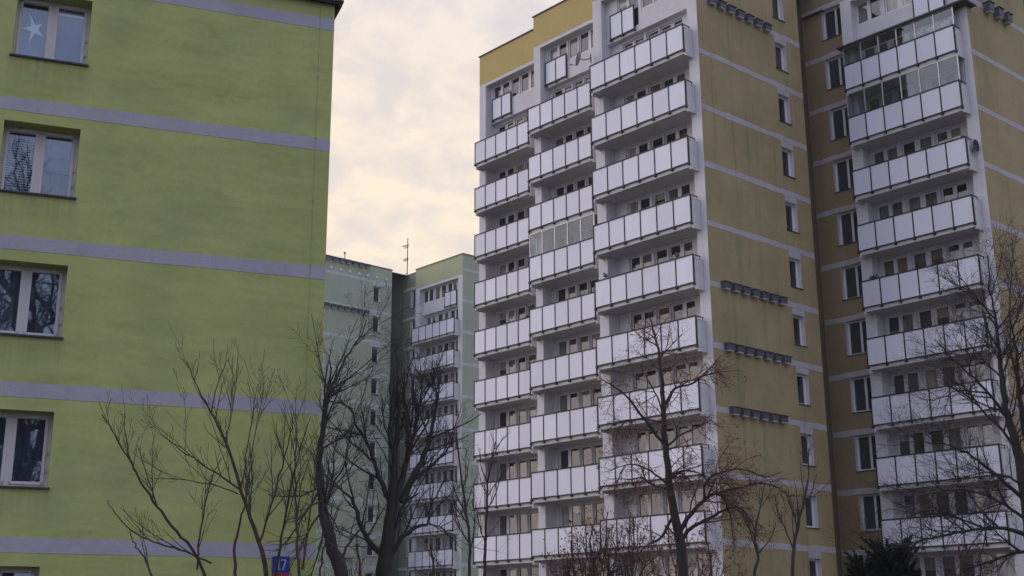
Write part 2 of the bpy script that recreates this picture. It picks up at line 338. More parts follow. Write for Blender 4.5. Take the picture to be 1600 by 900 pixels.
def add_glazing(b, W, n, ztop, roof=False):
    fr = MB(); g = MB(); pw = W / n
    for i in range(n + 1): fr.box(i * pw - 0.03, i * pw + 0.03, 0.03, 0.07, 1.25, ztop)
    fr.box(-0.03, W + 0.03, 0.025, 0.075, 1.246, 1.29); fr.box(-0.03, W + 0.03, 0.025, 0.075, ztop - 0.05, ztop)
    for i in range(n): g.quad((i * pw, 0.05, 1.29), ((i + 1) * pw, 0.05, 1.29), ((i + 1) * pw, 0.05, ztop - 0.05), (i * pw, 0.05, ztop - 0.05))
    for x in (0, W):
        fr.box(x - 0.03, x + 0.03, 0.50, 0.55, 1.06, ztop); g.quad((x, 0.07, 1.29), (x, 0.5, 1.29), (x, 0.5, ztop), (x, 0.07, ztop))
    fr.build('glazing_frame', M['alu'], b); g.build('glazing', M['encl'], b)
    if roof:
        rf = MB(); rf.box(-0.25, W + 0.75, -0.12, 0.95, ztop + 0.002, ztop + 0.08); rf.build('canopy', M['coping'], b)
KS = list(range(0, 10))
def tower(root, cols, mats, recess_ledge=True):
    wall_m, par_m, dark_m, band_m, glass = mats
    Z0, ZR = -0.4, 34.80
    wl = MB(); fc = MB(); rf = MB(); cp = MB()
    bands = [33.4 - 2.8 * i for i in range(12)]
    gables = [((0, 0, 0), 8.05), ((8.24, 9.60, 0), 8.05)]
    for (P, ln) in gables:
        holes = [(5.97, 6.86, b - 1.87, b - 0.44) for b in bands]
        wall_holes(wl, P, (0, 1, 0), (1, 0, 0), 0, ln, Z0, ZR, holes, 0.24, 0, 3)
        for b in bands:
            band(wl, P, (0, 1, 0), (1, 0, 0), 0.0, ln, b, 0.27, 2)
            band(wl, P, (0, 1, 0), (1, 0, 0), 5.93, 6.90, b - 0.285, 0.30, 2, 0.004, 1, 0.005)
            window(root, P, (0, 1, 0), (1, 0, 0), 5.97, 6.86, b - 1.87, b - 0.44, [(6.03, 6.12), (6.17, 6.74)], 0.20, M['glass_gable'], sill=M['coping'])
        X, Y = P[0], P[1]
        wl.quad((X - 3, Y + ln, Z0), (X, Y + ln, Z0), (X, Y + ln, ZR), (X - 3, Y + ln, ZR), 0)
        cp.box(X - 0.3, X + 0.07, Y - 0.0, Y + ln + 0.07, ZR, ZR + 0.05)
    # recessed wall between the two sections
    P = (0, 10.20, 0); holes = [(0.02, 1.48, b - 1.84, b - 0.15) for b in bands]
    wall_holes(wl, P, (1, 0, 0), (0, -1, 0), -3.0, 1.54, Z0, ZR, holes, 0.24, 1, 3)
    for b in bands:
        band(wl, P, (1, 0, 0), (0, -1, 0), -1.13, 1.54, b, 0.26, 2)
        window(root, P, (1, 0, 0), (0, -1, 0), 0.02, 1.48, b - 1.84, b - 0.15, [(0.10, 0.68), (0.80, 1.40)], 0.22, M['glass_gable'], sill=M['coping'])
    cp.box(-3, 1.54, 10.14, 10.4, ZR, ZR + 0.05)
    # cores and roof
    wl.box(-3.0, 1.5, 10.6, 17.6, Z0, ZR - 0.1, 1); wl.box(-18.34, -3.0, 8.06, 17.6, Z0, ZR - 0.1, 0)
    rf.box(-18.3, -0.3, 3.3, 17.6, ZR - 0.09, ZR - 0.05); rf.box(-0.29, 8.0, 10.7, 17.6, ZR - 0.09, ZR - 0.05)
    wl.quad((-18.35, 3.0, Z0), (-18.35, 17.6, Z0), (-18.35, 17.6, ZR), (-18.35, 3.0, ZR), 0)
    if 'C' not in cols: wl.box(-18.34, -0.26, 0.0, 8.0, Z0, ZR - 0.01, 0)
    for c in cols:
        x0, x1, y0, rx, rw, n, pw, fx, pat = COLS[c]
        yi = y0 + 0.70
        back = 8.0 if c != 'D' else 17.6
        fc.box(x0 + 0.01, x1 - 0.26, yi + 0.25, back, Z0, ZR - 0.12, 0)                     # core behind the windows
        fc.box(x0, x0 + pw, y0, yi, Z0, 32.95, 0); fc.box(x1 - pw, x1, y0, yi, Z0, 32.95, 0)  # pilasters
        fc.box(x0 + pw, x1 - pw, y0, yi + 0.24, 32.76, 32.95, 0)                              # white lintel over the top storey
        fc.box(x0, x1, y0 - 0.004, yi + 0.24, 32.952, ZR - 0.002, 1)                          # coloured parapet
        fc.box(x0, x0 + 0.2, yi, yi + 0.3, Z0, 32.95, 0); fc.box(x1 - 0.2, x1, yi, yi + 0.3, Z0, 32.95, 0)
        cp.box(x0 - 0.05, x1 + (0.07 if c in 'CD' else -0.07), y0 - 0.07, y0 + 0.3, ZR, ZR + 0.05)
        hl, hu = [], []
        for k in range(-1, 11):
            f = F0 - 2.8 * k
            for gi, grp in enumerate(pat):
                a, b = x1 + grp[0][0] - 0.08, x1 + grp[-1][1] + 0.08
                door = gi == (2 if c == 'D' else 0)
                zz0 = f + (0.08 if door else 0.85); zz1 = f + 2.45
                if k == -1: zz1 = 32.72; zz0 = f + 0.08 if door else 31.5
                (hu if k == -1 else hl).append((a, b, zz0, zz1))
                yy = y0 + 0.40 if k == -1 else yi
                window(root, (0, yy, 0), (1, 0, 0), (0, -1, 0), a, b, zz0, zz1, [(x1 + p, x1 + q) for p, q in grp], 0.10 if k >= 0 else 0.06, glass, zm=(0.1, 0.07))
        wall_holes(fc, (0, yi, 0), (1, 0, 0), (0, -1, 0), x0 + 0.2, x1 - 0.2, Z0, 30.43, hl, 0.14, 0)
        wall_holes(fc, (0, y0 + 0.40, 0), (1, 0, 0), (0, -1, 0), x0 + pw, x1 - pw, 30.43, 32.76, hu, 0.14, 0)
        fc.quad((x0 + pw, y0 + 0.40, 30.43), (x1 - pw, y0 + 0.40, 30.43), (x1 - pw, yi, 30.43), (x0 + pw, yi, 30.43), 0)
        proto = None
        for k in KS:
            loc = (rx, y0 - 0.56, F0 - 2.8 * k)
            if proto is None:
                proto = make_balcony(root, rw, n, x0 + pw - rx, x1 - pw - rx); b = proto; kids = children(proto)
            else: b = copy_tree(proto, root, kids)
            b.location = loc
            GL = {('B', 3): 2.53, ('D', 1): 2.53, ('D', 0): 2.22} if mats[0] is M['ochre'] else {}
            if (c, k) in GL: add_glazing(b, rw, n, GL[(c, k)], roof=(k == 0))
        r, p = make_railing(1.60, 2, False)
        fr = r.build('window_railing', M['black'], root, (fx, y0 + 0.32, 30.65)); p.build('infill_panels', M['panel'], fr)
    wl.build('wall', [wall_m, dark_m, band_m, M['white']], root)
    if cols: fc.build('facade', [M['white'], par_m], root)
    rf.build('roof', M['roofing'], root); cp.build('roof_coping', M['coping'], root)
    dp = MB(); dp.tube([(-1.13, 10.13, Z0), (-1.13, 10.13, ZR - 0.3)], 0.035, 8); dp.build('downpipe', M['pipe'], root)
    if recess_ledge:
        ld = MB(); ld.box(-1.13, 0.2, 10.02, 10.19, 33.17, 33.24); ld.build('ledge', M['coping'], root)

TH = R(49.1)
ochre = empty('apartment_tower', (9.67, 53.56, 0), -TH)
tag(ochre, 'tall ochre apartment tower with white balcony columns', 'building', 'apartment towers')
tower(ochre, 'ABCD', (M['ochre'], M['parapet_y'], M['ochre_dark'], M['band'], M['glass']))
far = empty('apartment_tower', (-15.01, 105.88, -0.92), -TH)
tag(far, 'distant pale green apartment tower under the tall aerial', 'building', 'apartment towers')
tower(far, 'D', (M['f_wall'], M['f_parapet'], M['f_dark'], M['f_band'], M['glass_far']), False)

# ---------------------------------------------------------------- near lime green block
GT = R(-20.545)
green = empty('apartment_block', (-9.37, 22.71, 0), -GT)
tag(green, 'near lime green apartment block with lavender bands filling the left of the photo', 'building')
gb = MB(); gtops = [14.02, 11.23, 8.43, 5.61, 2.81]; gz = [12.62, 9.81, 7.03, 4.23, 1.42]
GH = [(-0.01, 1.40, b, t) for b, t in zip(gz, gtops)]
GH2 = [(-6.4 + a, -6.4 + b, c, d) for a, b, c, d in GH]
wall_holes(gb, (0, 0, 0), (1, 0, 0), (0, -1, 0), -10, 6.40, -1, 14.88, GH + GH2, 0.40, 0)
gb.box(-10, 6.398, 0.75, 11, -1, 14.86, 0)
gb.quad((6.40, 0, -1), (6.40, 11, -1), (6.40, 11, 14.88), (6.40, 0, 14.88), 0)
gb.quad((-10, 0, -1), (-10, 0.75, -1), (-10, 0.75, 14.88), (-10, 0, 14.88), 0)
gb.quad((-10, 0, 14.88), (6.4, 0, 14.88), (6.4, 0.8, 14.88), (-10, 0.8, 14.88), 0)
for i in range(5): band(gb, (0, 0, 0), (1, 0, 0), (0, -1, 0), -10, 6.40, 14.385 - 2.8 * i, 0.275, 1, 0.003, 0.7, 0.005)
gb.build('wall', [M['green'], M['green_band']], green)
gc = MB(); gc.box(-10, 6.56, -0.16, 11.1, 14.885, 14.94); gc.box(-10, 6.53, -0.13, -0.11, 14.85, 14.884); gc.box(6.46, 6.54, -0.10, 11.1, 14.82, 14.884)
gc.build('roof_coping', M['coping'], green)
lc = MB(); lc.tube([(6.08, -0.03, -1), (6.08, -0.03, 14.9)], 0.004, 5)
for z in np.arange(0.5, 14.8, 1.4): lc.box(6.07, 6.09, -0.03, 0.0, z, z + 0.02)
lc.build('lightning_conductor', plain('weathered_wire', (0.26, 0.29, 0.13), 0.6), green)
M['near_glass'] = glass_clear('near_window_glass', 0.22, (0.80, 0.86, 0.95), 0.015, (0.72, 0.85, 1.0))
M['near_frame'] = plain('near_window_frame', (0.60, 0.57, 0.58), 0.45, 0, 0.06, 2)
M['net'] = plain('net_curtain_sky_tint', (0.11, 0.155, 0.26), 0.9, 0, 0.15, 3)  # net curtain coloured with the blue of the reflected sky
M['net_dark'] = plain('dark_net_curtain', (0.075, 0.095, 0.125), 0.9, 0, 0.6, 7)
M['drape'] = plain('pale_drape', (0.15, 0.18, 0.21), 0.9, 0, 0.5, 5)
M['blind'] = plain('pale_blind', (0.38, 0.42, 0.45), 0.7, 0, 0.15, 5)
M['room'] = plain('dark_room', (0.02, 0.02, 0.024), 0.9)
M['sill'] = plain('dark_brown_sill', (0.05, 0.045, 0.05), 0.5, 0.2)
rw_ = random.Random(3)
def near_window(xo, i):
    z0, z1 = gz[i], gtops[i]
    w = window(green, (0, 0, 0), (1, 0, 0), (0, -1, 0), xo - 0.01, xo + 1.40, z0, z1, [(xo + 0.10, xo + 0.58), (xo + 0.78, xo + 1.27)], 0.34, M['near_glass'], sill=M['sill'], fmat=M['near_frame'], zm=(0.12, 0.10))
    # sash rebates and handle
    s = MB(); y = 0.335
    for a, b in ((xo + 0.10, xo + 0.58), (xo + 0.78, xo + 1.27)):
        for (p, q, c, d) in ((a - 0.055, a - 0.012, z0 + 0.07, z1 - 0.05), (b + 0.012, b + 0.055, z0 + 0.07, z1 - 0.05), (a - 0.055, b + 0.055, z0 + 0.065, z0 + 0.108), (a - 0.055, b + 0.055, z1 - 0.088, z1 - 0.045)):
            s.box(p, q, y - 0.02, y, c, d)
    s.build('sash', M['near_frame'], w)
    rm = MB(); rm.quad((xo, 0.72, z0), (xo + 1.4, 0.72, z0), (xo + 1.4, 0.72, z1), (xo, 0.72, z1))
    rm.build('dark_interior', M['room'], w)
    for hz in (0.30, 0.62):
        hg = MB(); hg.box(xo + 1.335, xo + 1.36, 0.30, 0.338, z0 + hz, z0 + hz + 0.06); hg.build('hinge', M['alu'], w)
    def curtain(a, b, c, d, m, amp=0.02, per=0.11, name='curtain', y=0.50):
        q = MB(); k = int((b - a) / 0.02); X = np.linspace(a, b, k + 1); Y = y + amp * np.sin(X / per * 6.28) + amp * 0.6 * np.sin(X / per * 2.9 + i)
        for j in range(k): q.quad((X[j], Y[j], c), (X[j + 1], Y[j + 1], c), (X[j + 1], Y[j + 1], d), (X[j], Y[j], d))
        o = q.build(name, m, w); return o
    if i == 0:
        curtain(xo + 0.02, xo + 1.38, z0, z1 - 0.1, M['net'], 0.006)
        b = MB(); b.box(xo + 0.79, xo + 1.26, 0.40, 0.46, z1 - 0.22, z1 - 0.13); b.build('blind_box', M['frame'], w)
    elif i == 1:
        b = MB()
        for z in np.arange(z0 + 0.05, z1, 0.052): b.quad((xo + 0.05, 0.46, z), (xo + 0.62, 0.46, z), (xo + 0.62, 0.49, z + 0.033), (xo + 0.05, 0.49, z + 0.033))
        b.build('slatted_blind', M['blind'], w)
        curtain(xo + 0.72, xo + 1.32, z0 + 0.62, z1, M['net'], 0.012, 0.16)  # right pane reflection painted as two sheets: sky above, dark branches below
        curtain(xo + 0.72, xo + 1.32, z0, z0 + 0.6, M['net_dark'], 0.02, 0.06, 'lower_dark_reflection')
    elif i == 2:
        curtain(xo + 0.02, xo + 0.66, z0, z1, M['drape'], 0.03, 0.17); curtain(xo + 0.72, xo + 1.38, z0, z1, M['net_dark'], 0.03, 0.2)
    else:
        curtain(xo + 0.02, xo + 1.38, z0, z1, M['net_dark'], 0.02, 0.14)
for i in range(5): near_window(0, i)
for i in range(5): near_window(-6.4, i)
# paper star hanging in the top window
st = MB(); c0 = 0.34; zc = 13.42
pts = []
for k in range(10):
    a = R(112 + 36 * k); r = (0.36, 0.26, 0.30, 0.27, 0.24)[k // 2] if k % 2 == 0 else 0.09
    pts.append((c0 + r * math.cos(a) * 0.85, 0.435, zc + r * math.sin(a)))
for k in range(10):
    st.quad(pts[k], pts[(k + 1) % 10], (c0, 0.415, zc), (c0, 0.415, zc)); st.quad(pts[(k + 1) % 10], pts[k], (c0, 0.455, zc), (c0, 0.455, zc))
st.tube([(c0, 0.435, zc + 0.2), (c0, 0.435, 13.95)], 0.003, 4)
so = st.build('paper_star', plain('white_paper', (0.85, 0.87, 0.92), 0.8)); so.location = green.location; so.rotation_euler = green.rotation_euler
for v in so.data.vertices: pass
tag(so, 'white five pointed paper star hanging behind the left pane of the topmost window', 'decoration')

# house number plate "17" on the lime block
M['blue'] = plain('blue_enamel', (0.012, 0.035, 0.26), 0.35, 0, 0.05); M['red'] = plain('red_enamel', (0.45, 0.02, 0.03), 0.35); M['whitep'] = plain('white_lettering', (0.42, 0.45, 0.62), 0.5, 0, 0.02)
pl = empty('house_number_plate', green.matrix_basis @ Vector((5.57, -0.01, 2.66)), -GT)
tag(pl, 'small blue and red number plate reading 17 low on the lime green wall', 'sign')
b = MB(); b.box(0, 0.33, -0.05, -0.005, 0.10, 0.42); b.build('blue_plate', M['blue'], pl)
b = MB(); b.box(0, 0.33, -0.05, -0.005, 0.0, 0.099); b.build('red_strip', M['red'], pl)
b = MB()
def stroke(p, q, w=0.026):
    d = Vector((q[0] - p[0], q[1] - p[1])); d.normalize(); e = Vector((-d.y, d.x)) * w / 2
    b.quad((p[0] - e.x, -0.053, p[1] - e.y), (q[0] - e.x, -0.053, q[1] - e.y), (q[0] + e.x, -0.053, q[1] + e.y), (p[0] + e.x, -0.053, p[1] + e.y))
stroke((0.115, 0.17), (0.115, 0.36), 0.034); stroke((0.075, 0.315), (0.117, 0.355), 0.022); stroke((0.075, 0.178), (0.155, 0.178), 0.018)
stroke((0.165, 0.35), (0.265, 0.35)); stroke((0.258, 0.345), (0.20, 0.17), 0.028)
b.build('number', M['whitep'], pl)

# ---------------------------------------------------------------- ground
g = MB(); g.quad((-1500, -1500, 0), (1500, -1500, 0), (1500, 1500, 0), (-1500, 1500, 0))
go = g.build('ground', plaster('winter_lawn_ground', (0.06, 0.065, 0.035), (0.075, 0.06, 0.04), (0.05, 0.04, 0.03), 0.6, 0.3)); tag(go, kind='structure')

# ---------------------------------------------------------------- things on and around the towers
def to_world(root, p): 
    c, s = math.cos(root.rotation_euler.z), math.sin(root.rotation_euler.z)
    return (root.location.x + p[0] * c - p[1] * s, root.location.y + p[0] * s + p[1] * c, root.location.z + p[2])
def nest_row(root, X, ys, z, size, group, lab, m0, m1):
    first = None
    for i, y in enumerate(ys):
        if first is None:
            e = empty('nest_box', to_world(root, (X, y, z)), -TH)
            w, h, d = size
            b = MB(); b.box(0.008, d, -w / 2, w / 2, -h / 2, h / 2); b.box(0.008, d + 0.06, -w / 2 - 0.04, w / 2 + 0.04, h / 2 + 0.001, h / 2 + 0.03); b.build('box_body', m0, e)
            b = MB(); b.box(0.02, d - 0.03, -w / 2 + 0.05, w / 2 - 0.05, -h / 2 - 0.07, -h / 2 - 0.001); b.build('box_floor', m1, e)
            first = e; kids = children(e)
        else:
            e = copy_tree(first, None, kids); e.location = to_world(root, (X, y, z))
        o = ['first', 'second', 'third', 'fourth', 'fifth', 'sixth', 'seventh', 'eighth'][i]
        tag(e, lab % o, 'nest box', group)
szb = (0.46, 0.26, 0.24)
ys7 = [1.02 + 0.70 * i for i in range(7)]; ys7b = [0.98 + 0.68 * i for i in range(7)]
nest_row(ochre, 0, ys7, 30.62, szb, 'nest boxes on the ochre tower', '%s grey nest box from the left in the topmost row on the ochre gable', M['nest'], M['nest_light'])
nest_row(ochre, 0, ys7b, 16.62, szb, 'nest boxes on the ochre tower', '%s nest box from left, upper of three lower rows on ochre gable', M['nest'], M['nest_light'])
nest_row(ochre, 0, ys7b, 13.82, szb, 'nest boxes on the ochre tower', '%s nest box from left, middle of three lower rows on ochre gable', M['nest'], M['nest_light'])
nest_row(ochre, 0, [y + 0.15 for y in ys7b[:6]], 11.02, szb, 'nest boxes on the ochre tower', '%s nest box from left, lowest row on ochre gable', M['nest'], M['nest_light'])
nest_row(ochre, 8.24, [11.45, 12.35, 13.2], 30.55, (0.42, 0.42, 0.34), 'nest boxes at the top right', '%s of three grey nest boxes at the top right corner', M['nest'], M['nest_light'])
nest_row(far, 0, ys7, 30.33, szb, 'nest boxes on the far green tower', '%s nest box from left, lower row on far green gable', M['nest'], M['nest_light'])
nest_row(far, 0, ys7, 34.62, szb, 'nest boxes on the far green tower', '%s nest box from left, row below far green roof edge', M['nest'], M['nest_light'])
vt = None
for i in range(7):
    y = 1.4 + i * 0.99
    if vt is None:
        b = MB(); w = 0.14
        b.box(0.004, 0.06, -w, w, -0.11, 0.0)
        b.quad((0.004, -w, 0.0), (0.06, -w, 0.0), (0.06, 0, 0.16), (0.004, 0, 0.16)); b.quad((0.06, w, 0.0), (0.004, w, 0.0), (0.004, 0, 0.16), (0.06, 0, 0.16)); b.quad((0.06, -w, 0), (0.06, w, 0), (0.06, 0, 0.16), (0.06, 0, 0.16))
        vt = b.build('attic_vent', M['frame']); vt.rotation_euler = (0, 0, -TH); v = vt
    else: v = vt.copy(); COL.objects.link(v)
    v.location = to_world(far, (0, y, 33.8))
    tag(v, '%s white attic vent from left under far green gable roof' % ['first', 'second', 'third', 'fourth', 'fifth', 'sixth', 'seventh'][i], 'vent', 'white attic vents')

# satellite dish by the upper left corner of the nearest balcony column
dz = empty('satellite_dish', to_world(ochre, (-6.62, -0.50, 29.0)), -TH)
tag(dz, 'grey satellite dish at the left end of a top balcony', 'satellite dish')
b = MB(); c = V3(-0.52, -0.10, 0.75); ax = V3(-0.80, -0.52, 0.30); ax /= np.linalg.norm(ax)
u_ = np.cross(ax, V3(0, 0, 1)); u_ /= np.linalg.norm(u_); v_ = np.cross(u_, ax)
rings = []
for j in range(6):
    r = 0.38 * j / 5; i0 = len(b.v); rings.append(i0)
    for q in range(20):
        a = q / 20 * 2 * math.pi; b.v.append(tuple(c + ax * (0.6 * r * r) + (u_ * math.cos(a) * 0.92 + v_ * math.sin(a) * 1.06) * r))
for j in range(5):
    for q in range(20): b.f.append((rings[j] + q, rings[j] + (q + 1) % 20, rings[j + 1] + (q + 1) % 20, rings[j + 1] + q)); b.m.append(0); b.sm.append(True)
b.build('dish', plain('grey_dish', (0.30, 0.29, 0.30), 0.5), dz)
b = MB(); b.tube([c - ax * 0.02, c - ax * 0.12 + V3(0.1, 0, -0.1), V3(0.16, 0.0, 0.55)], 0.025, 6); b.tube([V3(0.16, 0, 0.3), V3(0.16, 0, 0.75)], 0.03, 8, cap=True); b.build('bracket', M['coping'], dz)
b = MB(); tip = c + ax * 0.42 - v_ * 0.42; b.tube([c - v_ * 0.38, tip], 0.014, 5); b.tube([tip - ax * 0.02, tip - ax * 0.12 + v_ * 0.04], 0.035, 8, cap=True); b.build('feed_arm', M['coping'], dz)

# birds perched on rails
def bird(loc, rz, label):
    b = MB()
    spine = [(-0.17, 0, 0.045), (-0.13, 0, 0.055), (-0.07, 0, 0.075), (0, 0, 0.10), (0.06, 0, 0.125), (0.095, 0, 0.165), (0.115, 0, 0.20), (0.135, 0, 0.212), (0.155, 0, 0.205), (0.185, 0, 0.197)]
    b.tube(spine, [0.012, 0.02, 0.045, 0.062, 0.058, 0.036, 0.030, 0.030, 0.012, 0.003], 10, cap=True)
    for s in (-1, 1): b.tube([(0.02, s * 0.02, 0.06), (0.025, s * 0.02, 0.0)], 0.006, 5)
    o = b.build('perched_bird', plain('dark_plumage', (0.035, 0.035, 0.042), 0.7)); o.location = to_world(ochre, loc); o.rotation_euler = (0, 0, -TH + rz); o.scale = (1.5, 1.5, 1.5)
    tag(o, label, 'bird', 'birds on the balcony rails')
zr = F0 - 2.8 * 4 + 1.245
bird((-5.75, -0.56, zr), R(160), 'dark bird perched near the left end of a balcony rail')
bird((-1.32, -0.56, zr), R(150), 'dark bird perched near the right end of a balcony rail')
# small belongings on balconies
def pot_plant(root, p, r, m, label):
    e = empty('potted_plant', to_world(root, p), -TH); b = MB()
    b.tube([(0, 0, 0), (0, 0, 0.2)], [0.08, 0.11], 10, cap=True); b.build('pot', plain('clay_pot', (0.16, 0.08, 0.05), 0.8), e)
    b = MB(); rr = random.Random(int(r * 100))
    for _ in range(260):
        d = Vector((rr.gauss(0, 1), rr.gauss(0, 1), rr.gauss(0, 1))).normalized() * r * rr.uniform(0.3, 1)
        q = Vector((0, 0, 0.2 + r * 0.8)) + d; t = Vector((rr.gauss(0, 1), rr.gauss(0, 1), rr.gauss(0, 1))).normalized() * 0.05; s2 = t.cross(d).normalized() * 0.02
        b.quad(tuple(q - s2), tuple(q + t - s2), tuple(q + t + s2), tuple(q + s2))
    b.build('foliage', m, e); tag(e, label, 'plant')
pot_plant(ochre, (2.35, 9.30, F0 - 2.8 * 4 + 0.95), 0.24, M['needle'], 'round dark plant above the left end of a balcony rail')
pot_plant(ochre, (7.60, 9.15, F0 - 2.8 * 2 + 0.93), 0.13, M['seed'], 'small red flowers at the right end of a balcony rail')
pot_plant(ochre, (-13.95, 1.95, F0 - 2.8 * 4 + 0.93), 0.16, M['needle'], 'dark plant at the right end of a leftmost column balcony rail')
b = MB(); ring = []
for j, (rr_, dd_) in enumerate(((0.001, 0.07), (0.15, 0.05), (0.27, 0.0), (0.29, 0.0), (0.29, -0.02))): ring.append((rr_, dd_))
for j, (rr_, dd_) in enumerate(ring):
    for q_ in range(18): a_ = q_ / 18 * 2 * math.pi; b.v.append((-dd_, rr_ * math.cos(a_) * 0.9, rr_ * math.sin(a_)))
for j in range(4):
    for q_ in range(18): b.f.append((j * 18 + q_, j * 18 + (q_ + 1) % 18, (j + 1) * 18 + (q_ + 1) % 18, (j + 1) * 18 + q_)); b.m.append(0); b.sm.append(True)
b.tube([(-0.07, 0, 0), (-0.2, 0, -0.25)], 0.02, 5)
sd2 = b.build('satellite_dish', plain('black_dish', (0.015, 0.015, 0.018), 0.5)); sd2.location = to_world(ochre, (8.10, 9.30, F0 - 2.8 * 2 + 0.78)); sd2.rotation_euler = (0, 0, -TH)
tag(sd2, 'small black satellite dish on the side of a far-right column balcony', 'satellite dish')
# roof aerial and vent on the far tower
am = empty('roof_aerial', to_world(far, (-0.9, 12.4, 34.7)), -TH)
am.location = (-7.85, 115.5, 33.75)
tag(am, 'tall thin aerial mast on the roof of the far green tower', 'aerial')
b = MB(); b.tube([(0, 0, 0), (0, 0, 4.6)], 0.045, 6, cap=True); b.build('mast', M['coping'], am)
b = MB()
for z, w in ((3.9, 0.75), (3.7, 0.55), (2.55, 0.6), (2.45, 0.5)): b.tube([(-w, 0, z), (w * 0.25, 0, z)], 0.03, 5, cap=True)
for t in (-0.7, -0.4, -0.15): b.tube([(t, -0.25, 3.9), (t, 0.25, 3.9)], 0.02, 4); b.tube([(t * 0.8, 0, 2.3), (t * 0.8, 0, 2.7)], 0.02, 4)
b.tube([(-0.9, 0, 0), (-0.8, 0, 0.6), (-0.5, 0, 1.0), (0, 0, 1.15)], 0.03, 5); b.build('aerial_elements', M['coping'], am)
b = MB(); b.tube([(0, 0, 0), (0, 0, 0.85)], 0.06, 8, cap=True); b.tube([(0, 0, 0.85), (0, 0, 0.95)], [0.12, 0.12], 8, cap=True)
vp = b.build('vent_pipe', M['alu']); vp.location = to_world(far, (-0.6, 3.2, 34.75)); tag(vp, 'short vent pipe standing on the far green roof, left of the tall aerial', 'vent pipe')

# ---------------------------------------------------------------- trees
CP, SP = math.cos(PITCH), math.sin(PITCH)
def at(x, y, D):
    """point of a sketch (in 1600x900 units) at D metres ahead"""
    a = (x - PCX) / FPX; w = -(y - PCY) / FPX
    r = V3(a, CP - w * SP, SP + w * CP); p = r * (D / r[1]); p[2] += 1.6; return p
def smooth(P, rad, sub=4, wob=0.0, rg=None):
    P = np.asarray(P, float); k = len(P)
    if k < 3: Q = np.array([P[0] + (P[-1] - P[0]) * t for t in np.linspace(0, 1, sub + 1)]); rr = np.linspace(rad[0], rad[-1], sub + 1)
    else:
        E = np.vstack([2 * P[0] - P[1], P, 2 * P[-1] - P[-2]]); Q = []; rr = []
        for i in range(k - 1):
            p0, p1, p2, p3 = E[i:i + 4]
            for t in np.arange(sub) / sub:
                Q.append(0.5 * ((2 * p1) + (-p0 + p2) * t + (2 * p0 - 5 * p1 + 4 * p2 - p3) * t * t + (-p0 + 3 * p1 - 3 * p2 + p3) * t ** 3)); rr.append(rad[i] + (rad[i + 1] - rad[i]) * t)
        Q.append(P[-1]); rr.append(rad[-1]); Q = np.array(Q); rr = np.array(rr)
    if wob and rg is not None: Q[1:-1] += rg.normal(0, wob, (len(Q) - 2, 3)) * np.array([1, 1, 0.6])
    return Q, rr
def grow(tw, P, rr, lvl, q, rg, leaf=None):
    """children along a limb"""
    seg = np.linalg.norm(np.diff(P, axis=0), axis=1); Ln = seg.sum()
    if lvl >= len(q['len']) or Ln < 0.08: return
    n = rg.poisson(Ln * q['dens'][lvl])
    for _ in range(n):
        t = rg.uniform(q.get('t0', 0.12), 1.0); s = t * Ln; i = min(int(np.searchsorted(np.cumsum(seg), s)), len(seg) - 1)
        base = P[i] + (P[i + 1] - P[i]) * rg.uniform(0, 1); d = P[i + 1] - P[i]; d /= np.linalg.norm(d) + 1e-9
        rd = rg.normal(0, 1, 3); rd -= d * (rd @ d); rd /= np.linalg.norm(rd) + 1e-9
        an = R(rg.uniform(*q['ang'])); dirn = d * math.cos(an) + rd * math.sin(an); dirn[2] += q['up'][lvl]; dirn /= np.linalg.norm(dirn)
        ln = q['len'][lvl] * rg.uniform(0.45, 1.25) * (1.15 - 0.55 * t); k = 5 if ln > 0.35 else 4
        r0 = min(rr[i] * 0.6, q['rad'][lvl] * (0.5 + 0.7 * ln / q['len'][lvl])); pts = [base]; step = ln / (k - 1)
        for j in range(1, k):
            dirn = dirn + rg.normal(0, q['wig'], 3); dirn[2] += q['trop'][lvl]; dirn /= np.linalg.norm(dirn); pts.append(pts[-1] + dirn * step)
        pts = np.array(pts); rads = np.linspace(r0, max(r0 * 0.35, 0.0022), k)
        tw.tube(pts, rads, 4 if lvl == 0 else 3)
        if leaf and rg.random() < leaf[1]:
            for _l in range(leaf[2]):
                p = pts[rg.integers(1, k)] + rg.normal(0, 0.02, 3); a = rg.normal(0, 1, 3); a *= leaf[3] / np.linalg.norm(a); c = np.cross(a, rg.normal(0, 1, 3)); c *= leaf[3] * 0.4 / (np.linalg.norm(c) + 1e-9)
                leaf[0].quad(tuple(p), tuple(p + a * 0.5 + c), tuple(p + a), tuple(p + a * 0.5 - c))
        grow(tw, pts, rads, lvl + 1, q, rg, leaf)
